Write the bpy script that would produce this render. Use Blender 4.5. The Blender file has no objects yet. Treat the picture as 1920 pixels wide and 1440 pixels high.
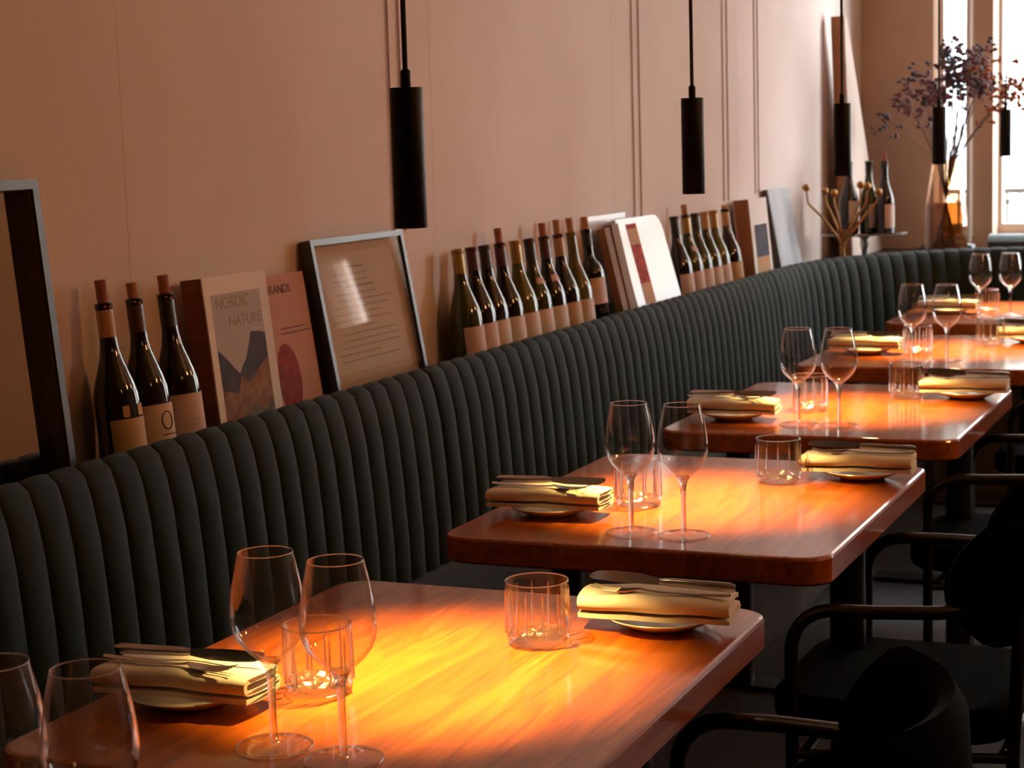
import bpy, bmesh, math, random
from mathutils import Vector, Matrix
random.seed(7)
sc = bpy.context.scene
C = sc.collection
PI = math.pi

# ------------------------------------------------------------------ camera
CAM_H = 1.42
cx, cy = 960.0, 720.0
VY = (2450.0, 225.0)                       # vanishing point of the wall direction
VX = (-7000.0, 225.0 - .03 * (-7000 - 2450))
f_px = math.sqrt(-((VX[0]-cx)*(VY[0]-cx) + (VX[1]-cy)*(VY[1]-cy)))
ay = Vector((VY[0]-cx, VY[1]-cy, f_px)).normalized()
ax = -Vector((VX[0]-cx, VX[1]-cy, f_px)).normalized()
az = ax.cross(ay)
if az.y > 0: az = -az
Rw = Matrix((ax, ay, az))                  # rows: world axes in (right, down, forward)
right = Vector(Rw.col[0]); down = Vector(Rw.col[1]); fwd = Vector(Rw.col[2])
cam_d = bpy.data.cameras.new('camera')
cam = bpy.data.objects.new('camera', cam_d); C.objects.link(cam)
M = Matrix((right, -down, -fwd)).transposed().to_4x4()
M.translation = Vector((0, 0, CAM_H))
cam.matrix_world = M
cam_d.sensor_fit = 'HORIZONTAL'; cam_d.sensor_width = 36.0
cam_d.lens = f_px / 1920.0 * 36.0
cam_d.clip_start = .05; cam_d.clip_end = 200
cam_d.dof.use_dof = True; cam_d.dof.focus_distance = 2.45; cam_d.dof.aperture_fstop = 13.0
sc.camera = cam

# ------------------------------------------------------------------ world, exposure, daylight
sc.view_settings.view_transform = 'Standard'
sc.view_settings.look = 'None'
sc.view_settings.gamma = 1.0
sc.view_settings.use_curve_mapping = False
sc.view_settings.exposure = 0.0
w = bpy.data.worlds.new('sky'); sc.world = w; w.use_nodes = True
bg = w.node_tree.nodes['Background']
bg.inputs[0].default_value = (.93, .96, 1.0, 1); bg.inputs[1].default_value = 29.0
sc.cycles.use_denoising = True; sc.cycles.use_adaptive_sampling = True; sc.cycles.adaptive_threshold = .015
sc.cycles.max_bounces = 10; sc.cycles.diffuse_bounces = 5; sc.cycles.glossy_bounces = 4
sc.cycles.transmission_bounces = 8; sc.cycles.transparent_max_bounces = 16
sc.cycles.sample_clamp_indirect = 3.0
sc.cycles.caustics_reflective = False; sc.cycles.caustics_refractive = True
sc.cycles.blur_glossy = .8
WIN = [(-1.61, -1.425), (-1.335, .60), (.893, 1.080), (1.45, 2.90)]      # window openings in the far wall (x ranges)
WZ0, WZ1 = .93, 2.80
WZ = [(WZ0, WZ1), (WZ0, WZ1), (1.44, 1.82), (WZ0, WZ1)]
FAR = 8.75
for (x0, x1), (z0, z1) in zip(WIN, WZ):                        # light portals only steer sampling of the sky
    ld = bpy.data.lights.new('window_portal', 'AREA'); ld.shape = 'RECTANGLE'
    ld.size = x1-x0; ld.size_y = z1-z0; ld.cycles.is_portal = True
    lo = bpy.data.objects.new('window_portal', ld); C.objects.link(lo)
    lo.location = ((x0+x1)/2, FAR+.34, (z0+z1)/2); lo.rotation_euler = (-PI/2, 0, 0)

# ------------------------------------------------------------------ materials
MT = {}
def lin(c): return tuple(((v/255/12.92) if v/255 <= .04045 else ((v/255+.055)/1.055)**2.4) for v in c)
def mat(name, col, rough=.5, metal=0, coat=0, spec=.5, noise=None, bump=None, sheen=0, trans=0, ior=1.5, emit=None, coatr=.05):
    """noise=(scale xyz, amount): brightness variation; bump=(scale, strength, dist)"""
    m = bpy.data.materials.new(name); m.use_nodes = True
    nt = m.node_tree; b = nt.nodes['Principled BSDF']
    b.inputs['Base Color'].default_value = (*col, 1)
    b.inputs['Roughness'].default_value = rough; b.inputs['Metallic'].default_value = metal
    b.inputs['Specular IOR Level'].default_value = spec
    b.inputs['Coat Weight'].default_value = coat; b.inputs['Coat Roughness'].default_value = coatr
    b.inputs['Transmission Weight'].default_value = trans; b.inputs['IOR'].default_value = ior
    b.inputs['Sheen Weight'].default_value = sheen
    if emit:
        b.inputs['Emission Color'].default_value = (*emit[0], 1); b.inputs['Emission Strength'].default_value = emit[1]
    if noise or bump:
        tc = nt.nodes.new('ShaderNodeTexCoord')
    if noise:
        mp = nt.nodes.new('ShaderNodeMapping'); mp.inputs['Scale'].default_value = noise[0]
        nt.links.new(tc.outputs['Object'], mp.inputs['Vector'])
        n = nt.nodes.new('ShaderNodeTexNoise'); n.inputs['Scale'].default_value = 1; n.inputs['Detail'].default_value = 5
        nt.links.new(mp.outputs[0], n.inputs['Vector'])
        r = nt.nodes.new('ShaderNodeMapRange'); r.inputs[1].default_value = .3; r.inputs[2].default_value = .7
        r.inputs[3].default_value = 1-noise[1]; r.inputs[4].default_value = 1+noise[1]
        nt.links.new(n.outputs[0], r.inputs[0])
        mx = nt.nodes.new('ShaderNodeMix'); mx.data_type = 'RGBA'; mx.blend_type = 'MULTIPLY'; mx.inputs[0].default_value = 1
        mx.inputs[6].default_value = (*col, 1); nt.links.new(r.outputs[0], mx.inputs[7])
        nt.links.new(mx.outputs[2], b.inputs['Base Color'])
    if bump:
        n2 = nt.nodes.new('ShaderNodeTexNoise'); n2.inputs['Scale'].default_value = bump[0]; n2.inputs['Detail'].default_value = 3
        nt.links.new(tc.outputs['Object'], n2.inputs['Vector'])
        bp = nt.nodes.new('ShaderNodeBump'); bp.inputs['Strength'].default_value = bump[1]; bp.inputs['Distance'].default_value = bump[2]
        nt.links.new(n2.outputs[0], bp.inputs['Height']); nt.links.new(bp.outputs[0], b.inputs['Normal'])
    MT[name] = m
    return m

def thin_glass(name, tint, refl0, rough=.02, pw=4):
    """thin-walled glass: clear with a reflection that grows towards grazing"""
    m = bpy.data.materials.new(name); m.use_nodes = True; nt = m.node_tree
    nt.nodes.remove(nt.nodes['Principled BSDF']); out = nt.nodes['Material Output']
    tr = nt.nodes.new('ShaderNodeBsdfTransparent'); tr.inputs[0].default_value = (*tint, 1)
    gl = nt.nodes.new('ShaderNodeBsdfGlossy'); gl.inputs['Roughness'].default_value = rough; gl.inputs[0].default_value = (1, 1, 1, 1)
    lw = nt.nodes.new('ShaderNodeLayerWeight'); lw.inputs[0].default_value = .5
    p = nt.nodes.new('ShaderNodeMath'); p.operation = 'POWER'; p.inputs[1].default_value = pw
    nt.links.new(lw.outputs['Facing'], p.inputs[0])
    ma = nt.nodes.new('ShaderNodeMath'); ma.operation = 'MULTIPLY_ADD'; ma.inputs[1].default_value = .9-refl0; ma.inputs[2].default_value = refl0
    nt.links.new(p.outputs[0], ma.inputs[0])
    mx = nt.nodes.new('ShaderNodeMixShader')
    nt.links.new(ma.outputs[0], mx.inputs[0]); nt.links.new(tr.outputs[0], mx.inputs[1]); nt.links.new(gl.outputs[0], mx.inputs[2])
    nt.links.new(mx.outputs[0], out.inputs[0]); MT[name] = m
    return m

def wood_top():
    m = bpy.data.materials.new('table_wood'); m.use_nodes = True; nt = m.node_tree; b = nt.nodes['Principled BSDF']
    tc = nt.nodes.new('ShaderNodeTexCoord'); oi = nt.nodes.new('ShaderNodeObjectInfo')
    of = nt.nodes.new('ShaderNodeVectorMath'); of.operation = 'ADD'
    sc_ = nt.nodes.new('ShaderNodeVectorMath'); sc_.operation = 'SCALE'; sc_.inputs[3].default_value = 37.0
    cmb = nt.nodes.new('ShaderNodeCombineXYZ')
    nt.links.new(oi.outputs['Alpha'], cmb.inputs[0]); nt.links.new(oi.outputs['Alpha'], cmb.inputs[1])
    nt.links.new(cmb.outputs[0], sc_.inputs[0])
    nt.links.new(tc.outputs['Object'], of.inputs[0]); nt.links.new(sc_.outputs[0], of.inputs[1])
    mp = nt.nodes.new('ShaderNodeMapping'); mp.inputs['Scale'].default_value = (11, 1.3, 11)
    nt.links.new(of.outputs[0], mp.inputs['Vector'])
    n1 = nt.nodes.new('ShaderNodeTexNoise'); n1.inputs['Scale'].default_value = 1.2; n1.inputs['Detail'].default_value = 4; n1.inputs['Distortion'].default_value = 1.2
    nt.links.new(mp.outputs[0], n1.inputs['Vector'])
    wv = nt.nodes.new('ShaderNodeMath'); wv.operation = 'MULTIPLY'; wv.inputs[1].default_value = 26
    nt.links.new(n1.outputs[0], wv.inputs[0])
    sn = nt.nodes.new('ShaderNodeMath'); sn.operation = 'SINE'; nt.links.new(wv.outputs[0], sn.inputs[0])
    mp2 = nt.nodes.new('ShaderNodeMapping'); mp2.inputs['Scale'].default_value = (160, 7, 160)
    nt.links.new(of.outputs[0], mp2.inputs['Vector'])
    n2 = nt.nodes.new('ShaderNodeTexNoise'); n2.inputs['Scale'].default_value = 1; n2.inputs['Detail'].default_value = 3
    nt.links.new(mp2.outputs[0], n2.inputs['Vector'])
    ad = nt.nodes.new('ShaderNodeMath'); ad.operation = 'MULTIPLY_ADD'; ad.inputs[1].default_value = .11; ad.inputs[2].default_value = .26
    nt.links.new(sn.outputs[0], ad.inputs[0])
    ad2 = nt.nodes.new('ShaderNodeMath'); ad2.operation = 'MULTIPLY_ADD'; ad2.inputs[1].default_value = .62
    nt.links.new(n2.outputs[0], ad2.inputs[0]); nt.links.new(ad.outputs[0], ad2.inputs[2])
    cr = nt.nodes.new('ShaderNodeValToRGB')
    cr.color_ramp.elements[0].position = .25; cr.color_ramp.elements[0].color = (.17, .034, .003, 1)
    cr.color_ramp.elements[1].position = .8; cr.color_ramp.elements[1].color = (.43, .105, .009, 1)
    nt.links.new(ad2.outputs[0], cr.inputs[0])
    mx = nt.nodes.new('ShaderNodeMix'); mx.data_type = 'RGBA'; mx.blend_type = 'MULTIPLY'; mx.inputs[0].default_value = 1
    nt.links.new(cr.outputs[0], mx.inputs[6]); nt.links.new(oi.outputs['Color'], mx.inputs[7])
    nt.links.new(mx.outputs[2], b.inputs['Base Color'])
    b.inputs['Roughness'].default_value = .33; b.inputs['Specular IOR Level'].default_value = .22
    b.inputs['Coat Weight'].default_value = 1.0; b.inputs['Coat Roughness'].default_value = .12
    MT['table_wood'] = m
wood_top()
def water():
    m = bpy.data.materials.new('vase_water'); m.use_nodes = True; nt = m.node_tree
    nt.nodes.remove(nt.nodes['Principled BSDF']); out = nt.nodes['Material Output']
    tr = nt.nodes.new('ShaderNodeBsdfTransparent'); tr.inputs[0].default_value = (.62, .42, .20, 1)
    d = nt.nodes.new('ShaderNodeBsdfDiffuse'); d.inputs[0].default_value = (.42, .26, .10, 1)
    mx = nt.nodes.new('ShaderNodeMixShader'); mx.inputs[0].default_value = .30
    nt.links.new(tr.outputs[0], mx.inputs[1]); nt.links.new(d.outputs[0], mx.inputs[2]); nt.links.new(mx.outputs[0], out.inputs[0])
    MT['vase_water'] = m
water()
def crystal():
    m = bpy.data.materials.new('crystal'); m.use_nodes = True; nt = m.node_tree
    nt.nodes.remove(nt.nodes['Principled BSDF']); out = nt.nodes['Material Output']
    g = nt.nodes.new('ShaderNodeBsdfGlass'); g.inputs['IOR'].default_value = 1.5; g.inputs['Roughness'].default_value = 0
    tr = nt.nodes.new('ShaderNodeBsdfTransparent'); mx = nt.nodes.new('ShaderNodeMixShader'); mx.inputs[0].default_value = .38
    nt.links.new(g.outputs[0], mx.inputs[1]); nt.links.new(tr.outputs[0], mx.inputs[2]); nt.links.new(mx.outputs[0], out.inputs[0])
    MT['crystal'] = m
crystal()

mat('wall_fabric', (.70, .595, .545), .9, noise=((3, 3, 3), .05), bump=(900, .25, .001))
mat('plaster', (.50, .34, .245), .85, noise=((2, 2, 2), .05))
mat('white_paint', (.80, .77, .72), .5)
mat('ceiling_paint', (.55, .47, .40), .9)
mat('warm_panel', (.17, .085, .04), .6, noise=((1, 1, 6), .1))
mat('floor_wood', (.022, .016, .013), .6, spec=.2, noise=((6, 1, 1), .35))
mat('ledge_paint', (.035, .024, .018), .6, spec=.3)
mat('velvet', (.0058, .0140, .0115), .85, sheen=.05, spec=.2, noise=((14, 14, 5), .16))
mat('velvet_seat', (.0065, .0120, .0105), .85, sheen=.14, spec=.2, noise=((8, 8, 8), .14))
mat('black_metal', (.005, .0045, .0045), .32, spec=.5)
mat('pendant_black', (.002, .0017, .002), .5, spec=.15)
mat('cord_black', (.008, .007, .007), .7)
mat('cord_brown', (.36, .23, .165), .9)
mat('chair_leather', (.0013, .0014, .002), .95, spec=.02)
mat('lamp_glow', (.9, .8, .6), .5, emit=((1, .72, .36), 300))
mat('bottle_black', (.006, .004, .005), .06, spec=.6)
mat('bottle_green', (.030, .036, .006), .06, spec=.6)
mat('bottle_olive', (.075, .075, .010), .06, spec=.6)
mat('cork', (.33, .16, .075), .85, noise=((120, 120, 60), .3))
mat('cork_red', (.24, .075, .045), .8, noise=((120, 120, 60), .3))
mat('foil_tan', (.42, .25, .11), .45)
mat('foil_red', (.05, .01, .012), .4)
mat('foil_black', (.008, .007, .008), .4)
mat('foil_gold', (.33, .22, .07), .35, metal=.5)
mat('label_tan', (.50, .33, .16), .7)
mat('label_cream', (.62, .50, .42), .7)
mat('label_pink', (.60, .44, .38), .7)
mat('ink', (.06, .045, .05), .85, spec=.12)
mat('ink_grey', (.30, .26, .24), .85, spec=.12)
mat('ink_orange', (.42, .13, .06), .85, spec=.12)
mat('napkin', (.80, .74, .64), .9, noise=((60, 60, 60), .03), sheen=.2)
mat('ceramic', (.78, .70, .58), .22, coat=.4)
mat('steel', (.62, .60, .57), .16, metal=1)
mat('brass', (.27, .14, .045), .4, metal=1)
mat('frame_black', (.018, .020, .024), .38, spec=.6)
mat('frame_brown', (.035, .015, .008), .5)
mat('mirror_silver', (.82, .82, .82), .02, metal=1)
mat('print_paper', (.68, .56, .46), .85, spec=.12, noise=((5, 5, 5), .08))
mat('print_mat', (.60, .44, .31), .85, spec=.12)
mat('book_spine', (.17, .055, .016), .7, noise=((1, 40, 40), .25))
mat('book_cover', (.84, .79, .74), .85, spec=.12)
mat('cover_sky', (.46, .45, .46), .85, spec=.12, noise=((9, 9, 9), .06))
mat('cover_mountain', (.06, .063, .085), .85, spec=.12, noise=((40, 40, 40), .3))
mat('cover_ridge', (.22, .12, .075), .85, spec=.12, noise=((50, 50, 50), .35))
mat('cover_rock', (.13, .135, .12), .85, spec=.12, noise=((30, 30, 30), .45))
mat('cover_pink', (.46, .25, .19), .85, spec=.12)
mat('cover_red', (.20, .035, .025), .85, spec=.12, noise=((60, 60, 60), .4))
mat('cover_white', (.74, .76, .82), .22, coat=.5)
mat('cover_food', (.30, .05, .035), .85, spec=.12, noise=((50, 50, 50), .5))
mat('cover_tan', (.45, .27, .15), .85, spec=.12)
mat('page_edge', (.62, .55, .46), .8, noise=((300, 300, 2), .15))
mat('page_brown', (.20, .105, .05), .8, noise=((200, 200, 2), .2))
mat('picture_grey', (.42, .46, .50), .35, noise=((9, 9, 3), .35), coat=.4)
mat('board_wood', (.26, .105, .035), .6, noise=((30, 30, 2), .25))
mat('board_face', (.42, .32, .26), .6)
mat('stand_metal', (.72, .74, .76), .12, metal=1)
mat('stem_brown', (.09, .05, .04), .8)
mat('petal', (.13, .055, .065), .8)
mat('petal_rust', (.32, .11, .05), .8)
mat('petal_dark', (.06, .04, .045), .8)
mat('bolster', (.07, .105, .11), .8, sheen=.4)
mat('facade', (.72, .60, .52), .8)
mat('facade_green', (.50, .60, .55), .8)
mat('facade_glass', (.25, .28, .30), .1)
mat('street', (.45, .45, .45), .9)
mat('rail_iron', (.05, .05, .055), .5)
mat('clear_glass', (1, 1, 1), 0.0, trans=1, ior=1.5)
thin_glass('wine_glass', (.985, .985, .985), .04, .05, 3.2)
thin_glass('foot_glass', (.99, .99, .99), .04, .05, 5)
thin_glass('facet_glass', (.99, .985, .975), .26, .18, 2.0)
thin_glass('tumbler_glass', (.985, .98, .975), .05, .05, 3)
thin_glass('pane', (.95, .96, .96), .05)
thin_glass('picture_glass', (.97, .97, .97), .05, .03)
thin_glass('vase_glass', (.90, .80, .70), .06)

# ------------------------------------------------------------------ mesh helpers
class MB:
    def __init__(s): s.v = []; s.f = []; s.mi = []; s.k = 0
    def add(s, vs, fs, mi=None):
        o = len(s.v); s.v += [tuple(v) for v in vs]
        s.f += [tuple(i+o for i in f) for f in fs]; s.mi += [s.k if mi is None else mi]*len(fs)
        return s
    def box(s, x0, x1, y0, y1, z0, z1):
        vs = [(x, y, z) for z in (z0, z1) for y in (y0, y1) for x in (x0, x1)]
        return s.add(vs, [(0, 2, 3, 1), (4, 5, 7, 6), (0, 1, 5, 4), (2, 6, 7, 3), (0, 4, 6, 2), (1, 3, 7, 5)])
    def lathe(s, prof, n=24, loc=(0, 0, 0), cap0=True, cap1=True, rf=None, a0=0, a1=2*PI, closed=True):
        """prof [(r,z)..]; rf(angle index, profile index)->radius factor"""
        m = n if closed else n+1
        vs = []
        for j, (r, z) in enumerate(prof):
            for i in range(m):
                a = a0+(a1-a0)*i/n
                k = rf(i, j) if rf else 1
                vs.append((loc[0]+r*k*math.cos(a), loc[1]+r*k*math.sin(a), loc[2]+z))
        fs = []
        for j in range(len(prof)-1):
            for i in range(n):
                i2 = (i+1) % m
                fs.append((j*m+i, j*m+i2, (j+1)*m+i2, (j+1)*m+i))
        if closed and cap0 and prof[0][0] > 1e-6: fs.append(tuple(range(m))[::-1])
        if closed and cap1 and prof[-1][0] > 1e-6: fs.append(tuple((len(prof)-1)*m+i for i in range(m)))
        return s.add(vs, fs)
    def tube(s, pts, r, n=8, caps=True, flat=1.0):
        pts = [Vector(p) for p in pts]; vs = []; fs = []
        rs = r if isinstance(r, (list, tuple)) else [r]*len(pts)
        up = Vector((0, 0, 1)); prev = None
        for i, p in enumerate(pts):
            t = (pts[min(i+1, len(pts)-1)]-pts[max(i-1, 0)]).normalized()
            if prev is None:
                a = up if abs(t.z) < .95 else Vector((1, 0, 0))
                u = t.cross(a).normalized()
            else:
                u = (prev-t*prev.dot(t)).normalized()
            prev = u; v = t.cross(u)
            for k in range(n):
                an = 2*PI*k/n
                vs.append(p+u*math.cos(an)*rs[i]+v*math.sin(an)*rs[i]*flat)
        for i in range(len(pts)-1):
            for k in range(n):
                k2 = (k+1) % n
                fs.append((i*n+k, i*n+k2, (i+1)*n+k2, (i+1)*n+k))
        if caps:
            fs.append(tuple(range(n))[::-1]); fs.append(tuple((len(pts)-1)*n+k for k in range(n)))
        return s.add(vs, fs)
    def ball(s, c, r, n=10, m=6, sz=1.0):
        vs = [(c[0], c[1], c[2]-r*sz)]
        for j in range(1, m):
            th = -PI/2+PI*j/m
            for i in range(n):
                vs.append((c[0]+r*math.cos(th)*math.cos(2*PI*i/n), c[1]+r*math.cos(th)*math.sin(2*PI*i/n), c[2]+r*sz*math.sin(th)))
        vs.append((c[0], c[1], c[2]+r*sz)); fs = []
        for i in range(n): fs.append((0, 1+(i+1) % n, 1+i))
        for j in range(m-2):
            for i in range(n):
                a = 1+j*n; fs.append((a+i, a+(i+1) % n, a+n+(i+1) % n, a+n+i))
        L = len(vs)-1; a = 1+(m-2)*n
        for i in range(n): fs.append((a+i, a+(i+1) % n, L))
        return s.add(vs, fs)
    def prism(s, poly, axis, d0, d1):
        """poly list of 2D points extruded along axis: 'x': (y,z), 'y': (x,z), 'z': (x,y)"""
        def P(p, d): return {'x': (d, p[0], p[1]), 'y': (p[0], d, p[1]), 'z': (p[0], p[1], d)}[axis]
        n = len(poly)
        vs = [P(p, d0) for p in poly]+[P(p, d1) for p in poly]
        fs = [tuple(range(n))[::-1], tuple(range(n, 2*n))]+[(i, (i+1) % n, n+(i+1) % n, n+i) for i in range(n)]
        return s.add(vs, fs)
    def mesh(s, name, mats, smooth=None):
        me = bpy.data.meshes.new(name); me.from_pydata(s.v, [], s.f)
        for m in (mats if isinstance(mats, (list, tuple)) else [mats]): me.materials.append(MT[m])
        me.polygons.foreach_set('material_index', s.mi)
        bm = bmesh.new(); bm.from_mesh(me); bmesh.ops.recalc_face_normals(bm, faces=bm.faces); bm.to_mesh(me); bm.free()
        if smooth is not None:
            me.polygons.foreach_set('use_smooth', [True]*len(me.polygons))
            if smooth < 180: me.set_sharp_from_angle(angle=math.radians(smooth))
        me.update()
        return me
    def build(s, name, mats, parent=None, smooth=None, loc=None):
        return link(name, s.mesh(name, mats, smooth), parent, loc)
def link(name, me, parent=None, loc=None):
    o = bpy.data.objects.new(name, me); C.objects.link(o)
    if parent: o.parent = parent
    if loc: o.location = loc
    return o
def tag(o, label, cat, group=None, kind=None):
    o['label'] = label; o['category'] = cat
    if group: o['group'] = group
    if kind: o['kind'] = kind
    return o
def struct(o, label=None):
    o['kind'] = 'structure'
    if label: o['label'] = label
    return o
def thing(name, label, cat, loc=(0, 0, 0), rz=0, group=None):
    o = bpy.data.objects.new(name, None); C.objects.link(o); o.empty_display_size = .05
    o.location = loc; o.rotation_euler = (0, 0, rz)
    return tag(o, label, cat, group)
def bevel(o, w, seg=2):
    md = o.modifiers.new('bevel', 'BEVEL'); md.width = w; md.segments = seg; md.limit_method = 'ANGLE'; md.angle_limit = math.radians(40)
    return o
def rounded_rect(x0, x1, y0, y1, r, n=6):
    p = []
    for (cx_, cy_, a) in ((x1-r, y1-r, 0), (x0+r, y1-r, 90), (x0+r, y0+r, 180), (x1-r, y0+r, 270)):
        for i in range(n+1):
            t = math.radians(a+90*i/n); p.append((cx_+r*math.cos(t), cy_+r*math.sin(t)))
    return p

# ------------------------------------------------------------------ the setting
WALL = -1.95; RX = 4.0; BACK = -2.6; CEIL = 3.05
struct(MB().box(WALL-.2, RX+.2, BACK-.2, FAR+.3, -.1, 0).build('floor', 'floor_wood'), 'dark polished wooden floor under the tables')
struct(MB().box(WALL-.2, RX+.2, BACK-.2, FAR+.3, CEIL, CEIL+.1).build('ceiling', 'ceiling_paint'))
wl = struct(MB().box(WALL-.2, WALL-.012, BACK, FAR, 0, CEIL).build('wall_left', 'plaster'), 'beige fabric-covered wall behind the banquette')
edges = [BACK, -1.11, .18, 1.475, 2.765, 4.04, 5.32, 6.66, 7.95, FAR]
for a, b in zip(edges, edges[1:]):          # fabric panels with narrow seams
    bevel(MB().box(WALL-.012, WALL, a+.00015, b-.00015, .0, CEIL).build('wall_panel', 'wall_fabric', wl), .0006, 1)
struct(MB().box(RX, RX+.2, BACK, FAR, 0, CEIL).build('wall_right', 'warm_panel'))
struct(MB().box(WALL-.2, RX+.2, BACK-.2, BACK, 0, CEIL).build('wall_back', 'warm_panel'))
m = MB()
xs = [WALL-.2]+[v for p in WIN for v in p]+[RX+.2]
for i in range(0, len(xs), 2): m.box(xs[i], xs[i+1], FAR, FAR+.3, 0, CEIL)
for (x0, x1), (z0, z1) in zip(WIN, WZ):
    m.box(x0, x1, FAR, FAR+.3, 0, z0); m.box(x0, x1, FAR, FAR+.3, z1, CEIL)
struct(m.build('wall_far', 'plaster'), 'beige end wall pierced by tall windows')
for i, (x0, x1) in enumerate(WIN):
    z0, z1 = WZ[i]
    y0, y1 = FAR+.17, FAR+.23; t = .045
    m = MB()
    if 0 < x0 < 1: t = .006
    m.box(x0, x0+t*.4, y0, y1, z0, z1).box(x1-t, x1, y0, y1, z0, z1)
    m.box(x0+t*.4, x1-t, y0, y1, z0, z0+t).box(x0+t*.4, x1-t, y0, y1, z1-t, z1)
    if x1-x0 > .6:
        m.box((x0+x1)/2-.025, (x0+x1)/2+.025, y0, y1, z0+t, z1-t)
    wf = struct(m.build('window_%d' % (i+1), 'white_paint'), ['narrow bright window beside the corner with the vase', 'tall bright window with a balcony railing outside',
                'narrow window slit further along the end wall', 'wide window further along the end wall'][i])
    MB().box(x0+min(.02, t), x1-t, FAR+.196, FAR+.202, z0+t, z1-t).build('pane', 'pane', wf)
# white pipe running up beside the beige pier
pp = MB().tube([(-1.44, 8.72, .9), (-1.44, 8.72, 3.0)], .014, 12).build('riser_pipe', 'white_paint', None, 60)
MB().lathe([(.019, -.012), (.019, .012)], 12, (-1.44, 8.72, 1.78)).build('pipe_collar', 'white_paint', pp, 60)
tag(pp, 'thin white vertical pipe between the narrow window and the beige pier', 'pipe')
# ledge behind the banquette
LZ = .87
struct(MB().prism([(WALL, BACK), (-1.83, BACK), (-1.83, 6.72), (-1.79, 7.0), (-1.70, 7.35), (-1.52, 7.66), (-1.2, 7.86), (-.85, 7.93), (.6, 7.93), (.6, FAR), (WALL, FAR)], 'z', 0, LZ)
       .build('trim_1', 'ledge_paint'), 'dark ledge behind the green banquette')

# outside
struct(MB().box(-14, 16, FAR+.3, 30, -4.1, -4).build('street', 'street'), 'pale street below the windows')
bal = thing('balcony_railing', 'dark iron balcony railing with arched bars outside the tall window', 'railing', (0, 9.45, 0))
MB().box(-1.9, 3.9, -.015, .015, 1.10, 1.125).box(-1.9, 3.9, -.012, .012, .74, .755).build('rail', 'rail_iron', bal)
for k in range(48):
    x = -1.85+k*.12
    MB().box(x-.006, x+.006, -.006, .006, .755, 1.10).build('bar', 'rail_iron', bal)
for k in range(47):
    x = -1.85+k*.12+.06
    MB().tube([(x+.054*math.cos(t), 0, 1.045+.05*math.sin(t)) for t in [PI*i/8 for i in range(9)]], .005, 5).build('arch', 'rail_iron', bal)
struct(MB().box(-1.95, 3.95, 9.05, 9.55, .60, .70).build('balcony_floor', 'street'))
bd = thing('apartment_building', 'pale sunlit building across the street seen through the window', 'building', (0, 24, -4))
MB().box(-16, 14, 0, 6, 0, 16).build('facade_wall', 'facade', bd)
MB().box(-16, 14, -.25, 0, 7.6, 7.9).build('cornice', 'facade_green', bd)
for i in range(9):
    for j in range(4):
        x = -13+i*2.8; z = 1.2+j*3.6
        wn = MB().box(x, x+1.2, -.08, 0, z, z+2.0).build('window_frame', 'facade_green', bd)
        MB().box(x+.1, x+1.1, -.1, -.08, z+.1, z+1.9).build('pane', 'facade_glass', wn)

# ------------------------------------------------------------------ banquette
SEAT = .512; RIDGE = .946
PATH = []                                  # (point, tangent) sampled on the ridge line
def ell(t): return Vector((-.86-.92*math.cos(t), 6.72+1.12*math.sin(t), 0))
pts = [Vector((-1.78, -.5, 0)), Vector((-1.78, 6.72, 0))]+[ell(PI/2*i/60) for i in range(1, 61)]+[Vector((.6, 7.84, 0))]
cum = [0]
for a, b in zip(pts, pts[1:]): cum.append(cum[-1]+(b-a).length)
def on_path(s):
    s = max(0, min(cum[-1], s))
    for i in range(len(pts)-1):
        if s <= cum[i+1]+1e-9:
            t = (s-cum[i])/(cum[i+1]-cum[i]); d = (pts[i+1]-pts[i]).normalized()
            return pts[i].lerp(pts[i+1], t), d
def frame_at(s):
    p, d = on_path(s); p0, d0 = on_path(s-.03); p1, d1 = on_path(s+.03)
    d = (d0+d1).normalized(); n = Vector((d.y, -d.x, 0))      # n points into the room
    return p, d, n
PROF = [(.062, SEAT-.02), (.060, .60), (.052, .72), (.042, .82), (.030, .88), (.016, .920), (-.004, RIDGE-.012), (-.024, .925), (-.034, .89), (-.036, .80)]
def channel_mesh(wd, ends=(0, 0)):
    m_ = MB(); us = [-.5, -.47, -.38, -.2, 0, .2, .38, .47, .5]
    vs = []
    for u in us:
        bul0 = .0125*(max(0, 1-(2*u)**2)**.6)-.006
        for j, (n_, z_) in enumerate(PROF):
            a = PROF[max(j-1, 0)]; b = PROF[min(j+1, len(PROF)-1)]
            tx, tz = b[0]-a[0], b[1]-a[1]; L = math.hypot(tx, tz); nx, nz = tz/L, -tx/L
            bul = bul0*(1 if z_ < .80 else (.85, .6, .38, .28, .25, .25, .25)[max(0, min(6, j-3))])-(0 if z_ < .86 else .0)
            vs.append((u*wd, n_+nx*bul, z_+nz*bul))
    k = len(PROF); fs = []
    for i in range(len(us)-1):
        for j in range(k-1): fs.append((i*k+j, (i+1)*k+j, (i+1)*k+j+1, i*k+j+1))
    fs.append(tuple(range(k))); fs.append(tuple((len(us)-1)*k+j for j in range(k))[::-1])
    m_.add(vs, fs)
    return m_.mesh('channel', 'velvet', 60)
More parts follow.
